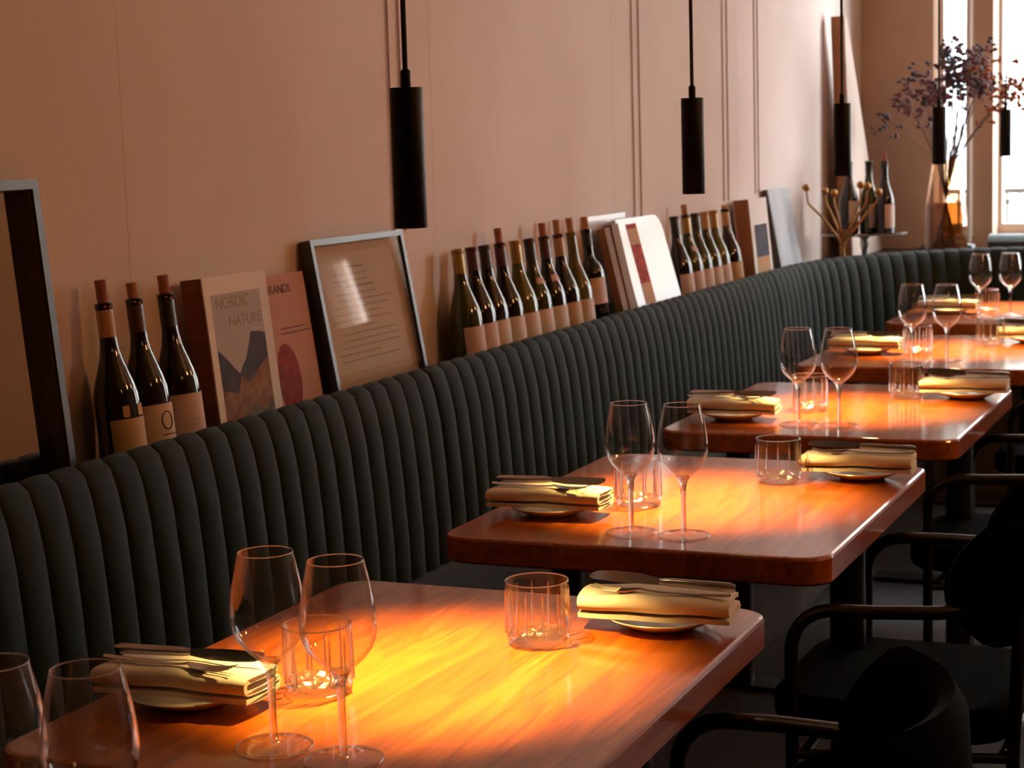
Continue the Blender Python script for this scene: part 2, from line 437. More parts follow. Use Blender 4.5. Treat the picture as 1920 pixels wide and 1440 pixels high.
def banquette(label, s0, s1, wd):
    p, d, n = frame_at((s0+s1)/2)
    t = thing('banquette', label, 'banquette', (p.x, p.y, 0), 0, 'green velvet banquette sections along the wall')
    base = Vector((p.x, p.y, 0))
    cnt = round((s1-s0)/wd); w_ = (s1-s0)/cnt
    me = channel_mesh(w_)
    for k in range(cnt):
        q, d, n = frame_at(s0+(k+.5)*w_)
        o = link('channel', me, t)
        Mx = Matrix((d, n, Vector((0, 0, 1)))).transposed().to_4x4(); Mx.translation = q-base
        o.matrix_local = Mx
    # seat and plinth swept along the path
    def sweep(prof, ss):
        m_ = MB(); vs = []; k = len(prof)
        for s in ss:
            q, d, n = frame_at(s)
            for (a, z) in prof:
                v = q+n*a-base; vs.append((v.x, v.y, z))
        fs = []
        for i in range(len(ss)-1):
            for j in range(k): fs.append((i*k+j, (i+1)*k+j, (i+1)*k+(j+1) % k, i*k+(j+1) % k))
        fs.append(tuple(range(k))[::-1]); fs.append(tuple((len(ss)-1)*k+j for j in range(k)))
        return m_.add(vs, fs)
    ns = 2 if s1 < 7.2 else 40
    ss = [s0+.004+(s1-s0-.008)*i/(ns-1) for i in range(ns)]
    sweep([(.058, SEAT-.10), (.058, SEAT-.004), (.10, SEAT), (.40, SEAT-.004), (.46, SEAT-.015), (.478, SEAT-.04), (.478, SEAT-.08), (.46, SEAT-.10)], ss).build('seat_cushion', 'velvet_seat', t, 50)
    sweep([(-.03, 0), (-.03, .80), (.03, .80), (.055, SEAT-.10), (.44, SEAT-.10), (.42, .0)], ss).build('plinth', 'ledge_paint', t)
banquette('nearest section of the green channel-tufted velvet banquette, beside the front table', .0, 4.10, .069)
banquette('middle section of the green channel-tufted velvet banquette, behind the second and third tables', 4.108, 6.95, .069)
banquette('curved corner section of the green channel-tufted velvet banquette at the window end', 6.958, cum[-1]-.01, .069)

# ------------------------------------------------------------------ tables
TX0, TX1, TZ, TH = -1.39, -.693, .74, .048
TW = TX1-TX0; TD = .885
TCY = [.915, 2.072, 3.285, 4.487, 5.745, 7.01]
TNAME = ['table nearest the camera', 'front table', 'second table from the front', 'third table from the front', 'fourth table from the front', 'farthest table']
def top_planks():
    """rounded, eased slab cut into six glued boards"""
    bm0 = bmesh.new()
    o = rounded_rect(-TW/2, TW/2, -TD/2, TD/2, .05, 8)
    def ring(inset, z): return [bm0.verts.new((x*(1-2*inset/TW), y*(1-2*inset/TD), z)) for x, y in o]
    r = [ring(.004, -TH), ring(0, -TH+.004), ring(0, -.006), ring(.0018, -.0018), ring(.006, 0)]
    n = len(o)
    bm0.faces.new(r[0][::-1]); bm0.faces.new(r[-1])
    for a, b in zip(r, r[1:]):
        for i in range(n): bm0.faces.new((a[i], a[(i+1) % n], b[(i+1) % n], b[i]))
    cuts = [-TW/2-.01, -.235, -.118, .002, .112, .228, TW/2+.01]
    out = []
    for a, b in zip(cuts, cuts[1:]):
        bm = bm0.copy()
        for x, sgn in ((a, -1), (b, 1)):
            res = bmesh.ops.bisect_plane(bm, geom=bm.verts[:]+bm.edges[:]+bm.faces[:], plane_co=(x, 0, 0), plane_no=(sgn, 0, 0), clear_outer=True)
            ed = [e for e in res['geom_cut'] if isinstance(e, bmesh.types.BMEdge)]
            if ed: bmesh.ops.contextual_create(bm, geom=ed)
        bmesh.ops.recalc_face_normals(bm, faces=bm.faces)
        me = bpy.data.meshes.new('board'); bm.to_mesh(me); bm.free()
        me.materials.append(MT['table_wood'])
        out.append(me)
    return out
PLANKS = top_planks()
column = MB().lathe([(.033, .012), (.033, TZ-TH-.008)], 20, cap0=True).mesh('column', 'black_metal', 60)
footm = MB().prism(rounded_rect(-.32, .32, -.045, .045, .02, 4), 'z', 0, .012).mesh('foot_bar', 'black_metal')
spider = MB().prism(rounded_rect(-.10, .10, -.25, .25, .02, 4), 'z', TZ-TH-.008, TZ-TH).mesh('top_plate', 'black_metal')
for k, yc in enumerate(TCY):
    t = thing('dining_table', {0: 'wooden table at the very front edge, below the two cut-off wine glasses'}.get(k, 'rounded wooden dining table, ' + TNAME[k] + ' along the banquette'), 'table', ((TX0+TX1)/2, yc, 0), 0, 'wooden tables along the banquette')
    rr = random.Random(50+k)
    for me in PLANKS:
        b = link('board', me, t, (0, 0, TZ)); v = rr.uniform(.82, 1.18); b.color = (v, v*rr.uniform(.93, 1.03), v*rr.uniform(.88, 1.0), rr.random())
    for sx in (-.28, .28):
        link('column', column, t, (sx, 0, 0))
        link('top_plate', spider, t, (sx*.8, 0, 0))
    link('foot_bar', footm, t)

# ------------------------------------------------------------------ tableware prototypes
BO = [(.0040, .0985), (.0085, .1010), (.0150, .1055), (.0230, .1125), (.0310, .1205), (.0375, .1295), (.0418, .1400), (.0436, .1500), (.0438, .1590), (.0428, .1720), (.0402, .1900), (.0365, .2080), (.0318, .2290)]
BI = [(r-.0009, z) for r, z in reversed(BO[5:])]+[(.0300, .1220), (.0220, .1145), (.0130, .1085), (.0050, .1055), (.0005, .1050)]
bowl_me = MB().lathe(BO+BI, 40, cap0=False).mesh('bowl', 'wine_glass', 60)
stem_me = MB().lathe([(.0046, .006), (.0046, .012), (.0044, .03), (.0044, .055), (.0050, .078), (.0062, .090), (.0085, .0975), (.0125, .1025), (.0105, .1048), (.005, .1046), (.0005, .1044)], 20).mesh('stem', 'crystal', 60)
foot_me = MB().lathe([(.0440, 0), (.0448, .0010), (.0440, .0024), (.030, .0036), (.016, .0056), (.0085, .0085), (.0046, .0125), (.0005, .0127)], 36).mesh('foot', 'foot_glass', 50)
NF = 12
frim_me = MB().tube([(.0443*math.cos(2*PI*i/48), .0443*math.sin(2*PI*i/48), .0012) for i in range(49)], .0011, 6, caps=False).mesh('foot_rim', 'clear_glass', 180)
wrim_me = MB().tube([(.0313*math.cos(2*PI*i/40), .0313*math.sin(2*PI*i/40), .229) for i in range(41)], .0006, 6, caps=False).mesh('rim', 'clear_glass', 180)
def flute(i, j):
    if j in FL: return 1-.022*abs(math.cos(PI*i/8))**6
    if j in FB: return 1-.05*abs(math.cos(PI*(i+(4 if j % 2 else 0))/8))
    return 1
tprof = [(.0425, .015), (.0435, .022), (.0438, .03), (.0438, .060), (.0440, .078), (.0440, .087), (.0436, .0885), (.0420, .0885), (.0416, .087), (.0412, .06), (.040, .028), (.038, .0205)]
FL = {1, 2, 3, 4}; FB = set()
wall_me = MB().lathe(tprof, NF*8, rf=flute, cap0=False, cap1=False).mesh('tumbler_wall', 'tumbler_glass', 40)
rb = random.Random(9)
base_mb = MB().lathe([(.030, .0010), (.0375, .0006), (.0415, .004), (.0432, .009), (.0432, .014), (.0390, .0190), (.033, .0150), (.026, .0190), (.019, .0150), (.010, .0185), (.0005, .0160)], 22)
base_mb.v = [(x*(1-rb.uniform(0, .06)), y*(1-rb.uniform(0, .06)), max(.0002, z+rb.uniform(-.0016, .0016))) for x, y, z in base_mb.v]   # irregular cut facets
base_me = base_mb.mesh('tumbler_base', 'facet_glass')
cut_me = MB().tube([(.0441, 0, .018), (.0441, 0, .045), (.0440, 0, .072), (.0440, 0, .078)], [.0020, .0017, .0013, .0004], 6).mesh('cut', 'clear_glass', 60)
rim_me = MB().tube([(.0430*math.cos(2*PI*i/40), .0430*math.sin(2*PI*i/40), .0885) for i in range(41)], .0010, 6, caps=False).mesh('rim', 'clear_glass', 180)
plate_me = MB().lathe([(.044, 0), (.046, .0025), (.060, .007), (.080, .0165), (.0815, .0178), (.0805, .019), (.062, .0105), (.046, .0062), (.0005, .0060)], 48).mesh('plate_body', 'ceramic', 60)
def napkin_mesh(seed):
    rr = random.Random(seed)
    th = .0034
    # centre line of the folded cloth in (y, z): open lip at the front, fold at the back, big rolled fold at the front
    cl = [(-.043, .006), (-.02, .005), (.02, .005), (.040, .006)]
    cl += [(.042+.006*math.sin(a), .0115-.0055*math.cos(a)) for a in (.6, 1.2, PI/2, 2.2, 2.8)]
    cl += [(.03, .0168), (0, .0164), (-.03, .0162)]
    cl += [(-.036-.0078*math.sin(a), .0240-.0078*math.cos(a)) for a in (.3, .8, 1.3, PI/2+.3, 2.4, 2.9)]
    cl += [(-.025, .0322), (0, .0318), (.025, .0312), (.043, .0300)]
    sec = []; nrm = []
    for i, p in enumerate(cl):
        a = cl[max(i-1, 0)]; b = cl[min(i+1, len(cl)-1)]; tx, ty = b[0]-a[0], b[1]-a[1]; L = math.hypot(tx, ty)
        nrm.append((-ty/L, tx/L))
    outline = [(p[0]+n[0]*th, p[1]+n[1]*th) for p, n in zip(cl, nrm)]+[(p[0]-n[0]*th, p[1]-n[1]*th) for p, n in reversed(list(zip(cl, nrm)))]
    xs_ = [-.108+.216*i/12 for i in range(13)]; k = len(outline); vs = []
    ph = rr.uniform(0, 6)
    for x in xs_:
        u = x/.108
        dz = -.004*u*u+.0010*math.sin(7*u+ph); dy = .0035*math.sin(2.4*u+ph*1.3)
        sq = 1-.10*abs(u)**3
        for (y, z) in outline:
            vs.append((x+.004*math.sin(40*y+ph), y*sq+dy+.004*u, .0015+max(z, 0)+dz*(.4+.6*z/.034)+.004))
    fs = []
    for i in range(len(xs_)-1):
        for j in range(k): fs.append((i*k+j, (i+1)*k+j, (i+1)*k+(j+1) % k, i*k+(j+1) % k))
    fs.append(tuple(range(k))[::-1]); fs.append(tuple((len(xs_)-1)*k+j for j in range(k)))
    return MB().add(vs, fs).mesh('napkin', 'napkin', 50)
NAPK = [napkin_mesh(3+i) for i in range(3)]
def knife_parts():
    """knife along x, tip at -x, blade upright on its spine edge tilted; length .215"""
    hb = MB().tube([(-.004, 0, 0), (.010, 0, 0), (.055, 0, -.0004), (.098, 0, .0002), (.106, 0, .0004)], [.0045, .0062, .0066, .0072, .0050], 10, flat=.62).mesh('knife_handle', 'steel', 60)
    poly = [(-.004, .0045), (-.03, .0085), (-.07, .0095), (-.095, .0080), (-.106, .0030), (-.109, -.0015), (-.105, -.0045), (-.06, -.0060), (-.004, -.0050)]
    bb = MB().prism(poly, 'z', -.0008, .0008).mesh('blade', 'steel')
    return hb, bb
KH, KB = knife_parts()
def fork_parts():
    h = MB().tube([(-.030, 0, .004), (-.018, 0, .002), (.0, 0, .0005), (.05, 0, 0), (.098, 0, .001)], [.0042, .0026, .0030, .0044, .0056], 8, flat=.45).mesh('fork_handle', 'steel', 60)
    hd = MB()
    hd.add([(-.030, -.004, .0035), (-.030, .004, .0035), (-.046, -.0115, .0006), (-.046, .0115, .0006), (-.060, -.0118, .0), (-.060, .0118, .0),
            (-.030, -.004, .0048), (-.030, .004, .0048), (-.046, -.0115, .0020), (-.046, .0115, .0020), (-.060, -.0118, .0014), (-.060, .0118, .0014)],
           [(0, 1, 3, 2), (2, 3, 5, 4), (6, 8, 9, 7), (8, 10, 11, 9), (0, 2, 8, 6), (2, 4, 10, 8), (1, 7, 9, 3), (3, 9, 11, 5), (0, 6, 7, 1), (4, 5, 11, 10)])
    hd = hd.mesh('fork_head', 'steel', 60)
    tn = MB().tube([(-.058, 0, .0007), (-.080, 0, .0015), (-.098, 0, .0062)], [.0014, .0014, .0008], 6).mesh('tine', 'steel', 60)
    return h, hd, tn
FH, FHD, FT = fork_parts()
SIDE = {'L': 'banquette', 'R': 'aisle'}
def wine_glass(x, y, label):
    t = thing('wine_glass', label, 'wine glass', (x, y, TZ), random.uniform(0, 6), 'stemmed wine glasses on the tables')
    b_ = link('bowl', bowl_me, t); link('rim', wrim_me, b_); link('stem', stem_me, t); f_ = link('foot', foot_me, t, (0, 0, .0003)); link('foot_rim', frim_me, f_)
def tumbler(x, y, label):
    t = thing('tumbler', label, 'tumbler', (x, y, TZ+.0003), random.uniform(0, .5), 'cut-glass tumblers on the tables')
    link('tumbler_base', base_me, t); w_ = link('tumbler_wall', wall_me, t); link('rim', rim_me, t)
    for i in range(NF): link('cut', cut_me, w_).rotation_euler = (0, 0, 2*PI*i/NF)
def setting(x, y, side, tn, seed):
    rr = random.Random(seed)
    rz = (0 if side == 'R' else PI)+rr.uniform(-.03, .03)
    tilt = rr.uniform(.02, .10) if side == 'R' else rr.uniform(.0, .07)
    o = link('side_plate', plate_me, None, (x, y, TZ+.0003))
    tag(o, 'small cream side plate on the %s side of the %s' % (SIDE[side], tn), 'plate', 'side plates on the tables')
    nx, ny = x+(-.005 if side == 'R' else .0), y-.012
    o = link('napkin', NAPK[seed % 3], None, (nx, ny, TZ+.0125)); o.rotation_euler = (0, 0, (tilt if side == 'R' else rr.uniform(-.06, .06)))
    tag(o, 'folded white cloth napkin on the %s side plate of the %s' % (SIDE[side], tn), 'napkin', 'folded napkins on the side plates')
    zt = TZ+.0125+.0415
    sgn = 1 if side == 'R' else -1
    t = thing('table_knife', 'steel table knife lying on the %s side napkin of the %s' % (SIDE[side], tn), 'knife', (nx+.004*sgn, ny+.012, zt+.0095), rz+(.06 if side == 'R' else .05), 'table knives on the napkins')
    t.rotation_euler = (math.radians(80 if side == 'R' else -80), math.radians(1.5), rz+(.05 if side == 'R' else .04))
    link('knife_handle', KH, t); link('blade', KB, t)
    t = thing('table_fork', 'steel table fork lying on the %s side napkin of the %s' % (SIDE[side], tn), 'fork', (nx+.012*sgn, ny-.020, zt+.0022), rz+(.10 if side == 'R' else -.06), 'table forks on the napkins')
    link('fork_handle', FH, t); hd = link('fork_head', FHD, t)
    for q in (-.0098, -.0033, .0033, .0098): link('tine', FT, hd, (0, q, 0))
# per table: glass a, glass b, tumbler wall side, tumbler aisle side, plate wall side, plate aisle side
SPOT = {
    1: ((-1.074, 1.752), (-.975, 1.737), (-1.128, 1.955), (-.950, 2.248), (-1.262, 1.872), (-.815, 2.385)),
    2: ((-1.066, 2.955), (-.970, 2.955), (-1.134, 3.185), (-.943, 3.475), (-1.262, 3.075), (-.795, 3.565)),
    3: ((-1.088, 4.195), (-.993, 4.205), (-1.118, 4.425), (-.930, 4.685), (-1.262, 4.255), (-.782, 4.725)),
    4: ((-1.068, 5.470), (-.965, 5.465), (-1.085, 5.640), (-.905, 5.905), (-1.240, 5.630), (-.785, 6.010)),
    5: ((-1.085, 6.830), (-.985, 6.880), (-1.080, 6.960), None, (-1.215, 6.930), None),
}
for k, s in SPOT.items():
    tn = TNAME[k]
    wine_glass(*s[0], 'wine glass nearer the banquette of the pair on the %s' % tn)
    wine_glass(*s[1], 'wine glass nearer the aisle of the pair on the %s' % tn)
    tumbler(*s[2], 'cut-glass water tumbler on the banquette side of the %s' % tn)
    if s[3]: tumbler(*s[3], 'cut-glass water tumbler on the aisle side of the %s' % tn)
    setting(*s[4], 'L', tn, 11+k)
    if s[5]: setting(*s[5], 'R', tn, 31+k)
wine_glass(-1.078, 1.285, 'wine glass cut off by the left edge of the photo, lowest left')
wine_glass(-.985, 1.295, 'wine glass cut off at the bottom left corner, nearer the wooden table')

# ------------------------------------------------------------------ pendant lamps
PY = [2.085, 3.262, 4.457, 5.75, 7.12]
PZ0, PZ1 = 1.318, 1.494
PN = ['over the front table', 'over the second table', 'over the third table', 'over the fourth table, before the vase', 'over the farthest table, beside the window']
house = MB().lathe([(.0005, .030), (.0172, .030), (.0172, .001), (.0180, .0), (.0204, .0), (.0209, .0012), (.0209, PZ1-PZ0-.0012), (.0202, PZ1-PZ0), (.0005, PZ1-PZ0)], 32).mesh('housing', 'pendant_black', 50)
glow = MB().lathe([(.0150, .0), (.0150, .002)], 20).mesh('lamp_lens', 'lamp_glow')
grip = MB().lathe([(.0062, 0), (.0066, .002), (.0066, .020), (.0040, .023)], 16).mesh('cord_grip', 'pendant_black', 50)
cordm = MB().tube([(0, 0, 0), (0, 0, CEIL-PZ1-.05)], .0034, 10).mesh('cord', 'cord_black', 60)
rose = MB().lathe([(.05, 0), (.05, .03)], 28).mesh('ceiling_rose', 'pendant_black', 40)
for k, y in enumerate(PY):
    t = thing('pendant_lamp', 'slim black cylinder pendant lamp hanging ' + PN[k], 'pendant lamp', (-1.04, y, PZ0), 0, 'black cylinder pendants over the tables')
    link('housing', house, t); link('lamp_lens', glow, t, (0, 0, .027)); link('cord_grip', grip, t, (0, 0, PZ1-PZ0))
    link('cord', cordm, t, (0, 0, PZ1-PZ0+.02)); link('ceiling_rose', rose, t, (0, 0, CEIL-PZ0-.03))
    ld = bpy.data.lights.new('pendant_spot', 'SPOT'); ld.energy = 245; ld.color = (1, .60, .16); ld.spot_size = math.radians(68); ld.spot_blend = 1.0; ld.shadow_soft_size = .014
    lo = bpy.data.objects.new('pendant_spot', ld); C.objects.link(lo); lo.parent = t; lo.location = (0, 0, -.004)

# fill globes added out of view over the aisle to warm the wall
GL = [(1.3, 1.2), (1.3, 3.6), (1.3, 6.0)]
mat('fill_globe_glow', (.9, .8, .65), .4, emit=((1, .55, .22), 6))
globe_me = MB().ball((0, 0, 0), .11, 24, 14).mesh('globe', 'fill_globe_glow', 180)
gcord = MB().tube([(0, 0, .11), (0, 0, .55)], .004, 8).mesh('cord', 'cord_black', 60)
grose = MB().lathe([(.05, 0), (.05, .03)], 24).mesh('ceiling_rose', 'pendant_black', 40)
for i, (x, y) in enumerate(GL):
    t = thing('fill_globe', 'added unseen fill globe over the aisle, ' + ['nearest the entrance', 'middle of three', 'nearest the windows'][i], 'lamp', (x, y, 2.45), 0, 'added fill globes over the aisle')
    link('globe', globe_me, t); link('cord', gcord, t); link('ceiling_rose', grose, t, (0, 0, .57))
    ld = bpy.data.lights.new('fill_globe_light', 'POINT'); ld.energy = (22, 340, 220)[i]; ld.color = (1, .44, .15); ld.shadow_soft_size = .12  # warm fill light inside each added globe
    lo = bpy.data.objects.new('fill_globe_light', ld); C.objects.link(lo); lo.parent = t

# ------------------------------------------------------------------ chairs on the aisle side
def make_chair(name, label, x, y, rz):
    """faces -x; origin on the floor at the middle of the arc of the back"""
    t = thing(name, label, 'chair', (x, y, 0), rz, 'black tube armchairs on the aisle')
    s = bevel(MB().prism(rounded_rect(-.21, .20, -.215, .215, .09, 6), 'z', .415, .475).build('seat', 'chair_leather', t, 40), .018, 3)
    R0, R1 = .245, .29; m_ = MB(); vs = []; fs = []
    sec = [(R0, .60), (R0-.008, .66), (R0, .74), (R0+.012, .785), (R0+.03, .795), (R1, .77), (R1+.006, .68), (R1, .60), (R0+.025, .585)]
    na = 22; k = len(sec)
    for i in range(na+1):
        u = -1+2*i/na; a = math.radians(66)*u; sq = 1-max(0, abs(u)-.72)**2*9
        for (r, z) in sec: vs.append((r*math.cos(a), r*math.sin(a), .69+(z-.69)*sq))
    for i in range(na):
        for j in range(k): fs.append((i*k+j, (i+1)*k+j, (i+1)*k+(j+1) % k, i*k+(j+1) % k))
    fs.append(tuple(range(k))[::-1]); fs.append(tuple(na*k+j for j in range(k)))
    m_.add(vs, fs).build('backrest', 'chair_leather', t, 60)
    for sg in (-1, 1):
        arm = [(-.14, .285*sg, 0), (-.14, .285*sg, .58)]
        arm += [(-.14+.07*(1-math.cos(q)), .285*sg, .58+.07*math.sin(q)) for q in (.3, .6, .9, 1.2, 1.5)]
        arm += [(.0, .285*sg, .652), (.10, .270*sg, .655), (.17, .225*sg, .66)]
        MB().tube(arm, .0115, 10).build('arm', 'black_metal', t, 60)
        MB().tube([(.20, .20*sg, 0), (.205, .195*sg, .4), (.215, .185*sg, .66)], .0115, 10).build('rear_leg', 'black_metal', t, 60)
        MB().tube([(-.14, .285*sg, .40), (.205, .197*sg, .40)], .009, 8).build('side_rail', 'black_metal', t, 60)
    for xx, yy in ((-.12, .285), (.19, .197)):
        MB().tube([(xx, -yy, .405), (xx, yy, .405)], .009, 8).build('cross_rail', 'black_metal', t, 60)
CH = [(1, 1.985), (2, 3.155), (3, 4.355), (4, 5.62)]
for k, y in CH:
    make_chair('armchair', 'black tubular armchair with rounded back at the %s' % TNAME[k], -.62, y, 0)

# ------------------------------------------------------------------ bottles on the ledge
def bottle(name, x, y, base_z, kind, glass, label, labmat, cork=None, foil=None, foil_h=.055, lean=.12, extra=None, group='wine bottles on the ledge', h=.300, lab_z=(.045, .135)):
    t = thing(name, label, 'bottle', (x, y, base_z), 0, group)
    t.rotation_euler = (0, -math.atan(lean), 0)
    r = .0405 if kind == 'burgundy' else .0375
    if kind == 'burgundy':
        pr = [(.030, .004), (r-.003, 0), (r, .005), (r, .120), (r-.0012, .140), (r-.006, .160), (.0270, .182), (.0198, .204), (.0158, .226), (.0142, .250), (.0140, h-.012), (.0152, h-.011), (.0154, h-.001), (.0138, h), (.0095, h)]
    else:
        pr = [(.030, .004), (r-.003, 0), (r, .005), (r, .172), (r-.002, .184), (.030, .198), (.0200, .210), (.0152, .220), (.0140, .232), (.0138, h-.012), (.0152, h-.011), (.0154, h-.001), (.0138, h), (.0095, h)]
    MB().lathe(pr, 28).build('bottle_glass', glass, t, 50)
    if foil:
        z0 = h-foil_h
        q = [(rr_+.0007, z) for rr_, z in pr if z > z0+.003 and rr_ > .012]
        MB().lathe([(q[0][0], z0)]+q+[(.0005, h+.0008)] if not cork else [(.0152, z0), (.0150, z0+.012), (.0148, h-.0125)], 24, cap0=False, cap1=False).build('neck_foil', foil, t, 50)
    if cork:
        cm, ch = cork
        MB().lathe([(.0098, h-.006), (.0102, h+ch-.001), (.0095, h+ch)], 16).build('cork', cm, t, 50)
    z0, z1 = lab_z
    lb = MB().lathe([(r+.0006, z0), (r+.0006, z1)], 20, a0=-1.35, a1=1.25, closed=False).build('label', labmat, t, 60)
    if extra == 'ring':     # emblem on the label
        pts_ = [((r+.0012)*math.cos(a), (r+.0012)*math.sin(a), .080+.016*b) for a, b in [(-.15+.30*math.cos(u), math.sin(u)) for u in [2*PI*i/14 for i in range(15)]]]
        MB().tube(pts_, .0012, 5).build('emblem', 'ink', lb, 60)
        MB().tube([((r+.0012)*math.cos(a), (r+.0012)*math.sin(a), .055) for a in (-.5, -.3, -.1, .1, .3)], .0010, 5).build('emblem', 'ink', lb, 60)
    if extra == 'lines':
        for q_ in (.06, .068):
            MB().tube([((r+.0010)*math.cos(a), (r+.0010)*math.sin(a), q_) for a in (-.9, -.5, -.1, .3, .7)], .0006, 4).build('print_line', 'ink_grey', lb, 60)
    if extra == 'patch':    # small upper labels
        MB().lathe([(r+.0006, .101), (r+.0004, .121)], 4, a0=-.75, a1=-.45, closed=False).build('upper_label', labmat, t, 60)
        MB().lathe([(r+.0006, .101), (r+.0004, .121)], 4, a0=.0, a1=.45, closed=False).build('upper_label', labmat, t, 60)
    if extra == 'shoulder':
        MB().lathe([(.0312, .1765), (.0272, .1835), (.0240, .1935)], 12, a0=-.9, a1=.8, closed=False).build('shoulder_label', 'label_pink', t, 60)
    return t
BX = -1.872
bottle('wine_bottle', BX, 2.612, LZ, 'burgundy', 'bottle_black', 'dark wine bottle by the mirror, red cork, tan neck band and tan label', 'label_tan', ('cork_red', .040), 'foil_tan', .060, .10, 'patch', lab_z=(.02, .098))
bottle('wine_bottle', BX, 2.702, LZ, 'burgundy', 'bottle_black', 'wine bottle with an emblem on its label, middle of three by the mirror', 'label_cream', ('cork', .028), 'foil_red', .06, .10, 'ring', lab_z=(.02, .110))
bottle('wine_bottle', BX, 2.800, LZ, 'burgundy', 'bottle_black', 'dark wine bottle with pale pink label, beside the thick brown-spined book', 'label_pink', ('cork_red', .034), 'foil_black', .06, .10, 'lines', lab_z=(.02, .116))
ORD = ['first', 'second', 'third', 'fourth', 'fifth', 'sixth', 'seventh', 'eighth', 'ninth', 'tenth']
ROW = [  # y, glass, foil, cork, extra, label material, description
    (4.060, 'bottle_green', 'foil_gold', None, None, 'label_pink', 'dull gold neck'),
    (4.143, 'bottle_black', 'foil_red', None, None, 'label_pink', 'dark red neck'),
    (4.222, 'bottle_black', 'foil_black', None, None, 'label_cream', 'black neck'),
    (4.318, 'bottle_black', 'foil_red', ('cork_red', .038), None, 'label_cream', 'dark neck and tall red cork'),
    (4.418, 'bottle_olive', 'foil_gold', None, None, 'label_cream', 'olive glass and gold neck'),
    (4.514, 'bottle_green', 'foil_black', None, 'shoulder', 'label_cream', 'green glass and pale shoulder label'),
    (4.618, 'bottle_black', 'foil_red', ('cork_red', .036), 'shoulder', 'label_cream', 'dark red neck, cork and shoulder label'),
    (4.722, 'bottle_black', 'foil_tan', ('cork', .040), None, 'label_tan', 'tan neck, cork and tan label'),
    (4.820, 'bottle_olive', None, ('cork', .040), None, 'label_cream', 'olive green glass and pale cork'),
]
for i, (y, g, fo, co, ex, lm, ds) in enumerate(ROW):
    bottle('wine_bottle', BX+.002, y, LZ, 'burgundy', g, '%s bottle from the left in the long row, %s' % (ORD[i], ds), lm, co, fo, .062, .11, ex, lab_z=(.03, .108))
bottle('wine_bottle', BX+.006, 4.930, LZ, 'bordeaux', 'bottle_black', 'straight-sided dark bottle with large label, last of the long row beside the books', 'label_pink', ('cork', .036), 'foil_black', .05, .11, 'lines', lab_z=(.085, .160), h=.302)
ROW2 = [
    (5.742, 'bottle_black', 'foil_black', None, None, 'label_pink', 'dark wine bottle next to the white magazine, black neck'),
    (5.860, 'bottle_green', 'foil_gold', ('cork', .034), 'shoulder', 'label_pink', 'wine bottle with cork and shoulder label, second of the shorter row'),
    (5.965, 'bottle_green', 'foil_black', None, None, 'label_pink', 'wine bottle with black neck, third of the shorter row'),
    (6.070, 'bottle_green', 'foil_tan', None, None, 'label_pink', 'wine bottle with tan neck, fourth of the shorter row'),
    (6.175, 'bottle_olive', 'foil_gold', None, None, 'label_cream', 'olive green wine bottle, fifth of the shorter row'),
    (6.318, 'bottle_black', 'foil_tan', ('cork', .012), None, 'label_tan', 'dark bottle with tan neck and orange label, last of the shorter row'),
]
for (y, g, fo, co, ex, lm, ds) in ROW2:
    bottle('wine_bottle', BX+.004, y, LZ, 'burgundy', g, ds, lm, co, fo, .062, .11, ex, lab_z=(.03, .108), group='wine bottles in the shorter row')

# ------------------------------------------------------------------ leaning things
def leaning(name, label, cat, y, xb, ang, z=LZ):
    """local frame: y along the wall, x towards the room, z up the leaning face; bottom back edge at (xb, y, z)"""
    t = thing(name, label, cat, (xb, y, z)); t.rotation_euler = (0, -ang, 0)
    return t
def lean_for(xb, xt, h): return math.asin(max(-1, min(1, (xb-xt)/h)))
# mirror
h = .515; t = leaning('wall_mirror', 'dark-framed mirror leaning on the wall at the left edge', 'mirror', 1.76, -1.898, lean_for(-1.898, -1.945, h))
wd = .704; fw = .016; dp = .036
for nm, b_ in (('frame_side', (0, dp, 0, fw, 0, h)), ('frame_side', (0, dp, wd-fw, wd, 0, h)), ('frame_top', (0, dp, fw, wd-fw, h-fw, h)), ('frame_bottom', (0, dp, fw, wd-fw, 0, fw))):
    MB().box(*b_).build(nm, 'frame_black', t)
MB().box(0, .006, fw, wd-fw, fw, h-fw).build('mirror_glass', 'mirror_silver', t)
for b_ in ((.006, dp-.006, fw, fw+.003, fw, h-fw), (.006, dp-.006, wd-fw-.003, wd-fw, fw, h-fw)): MB().box(*b_).build('inner_lip', 'frame_brown', t)
# framed print
h = .362; t = leaning('framed_print', 'black-framed document print leaning against the wall', 'picture', 3.365, -1.884, lean_for(-1.884, -1.945, h))
wd = .432; fw = .013; dp = .028
for nm, b_ in (('frame_side', (0, dp, 0, fw, 0, h)), ('frame_side', (0, dp, wd-fw, wd, 0, h)), ('frame_top', (0, dp, fw, wd-fw, h-fw, h)), ('frame_bottom', (0, dp, fw, wd-fw, 0, fw))):
    MB().box(*b_).build(nm, 'frame_black', t)
MB().box(0, .010, fw, wd-fw, fw, h-fw).build('mount_board', 'print_mat', t)
pp = MB().box(.010, .0106, fw+.03, wd-fw-.03, fw+.055, h-fw-.02).build('printed_sheet', 'print_paper', t)
rr = random.Random(5); z = h-fw-.055
for i in range(15):
    a = fw+.05+rr.uniform(0, .04); b = wd-fw-.05-rr.uniform(0, .13)
    if i in (0, 3): a += .08; b -= .03
    MB().box(.0106, .0108, a, b, z, z+(.004 if i in (0, 3) else .0022)).build('text_line', 'ink_grey', pp); z -= .0145
MB().box(.022, .0235, fw, wd-fw, fw, h-fw).build('glazing', 'picture_glass', t)
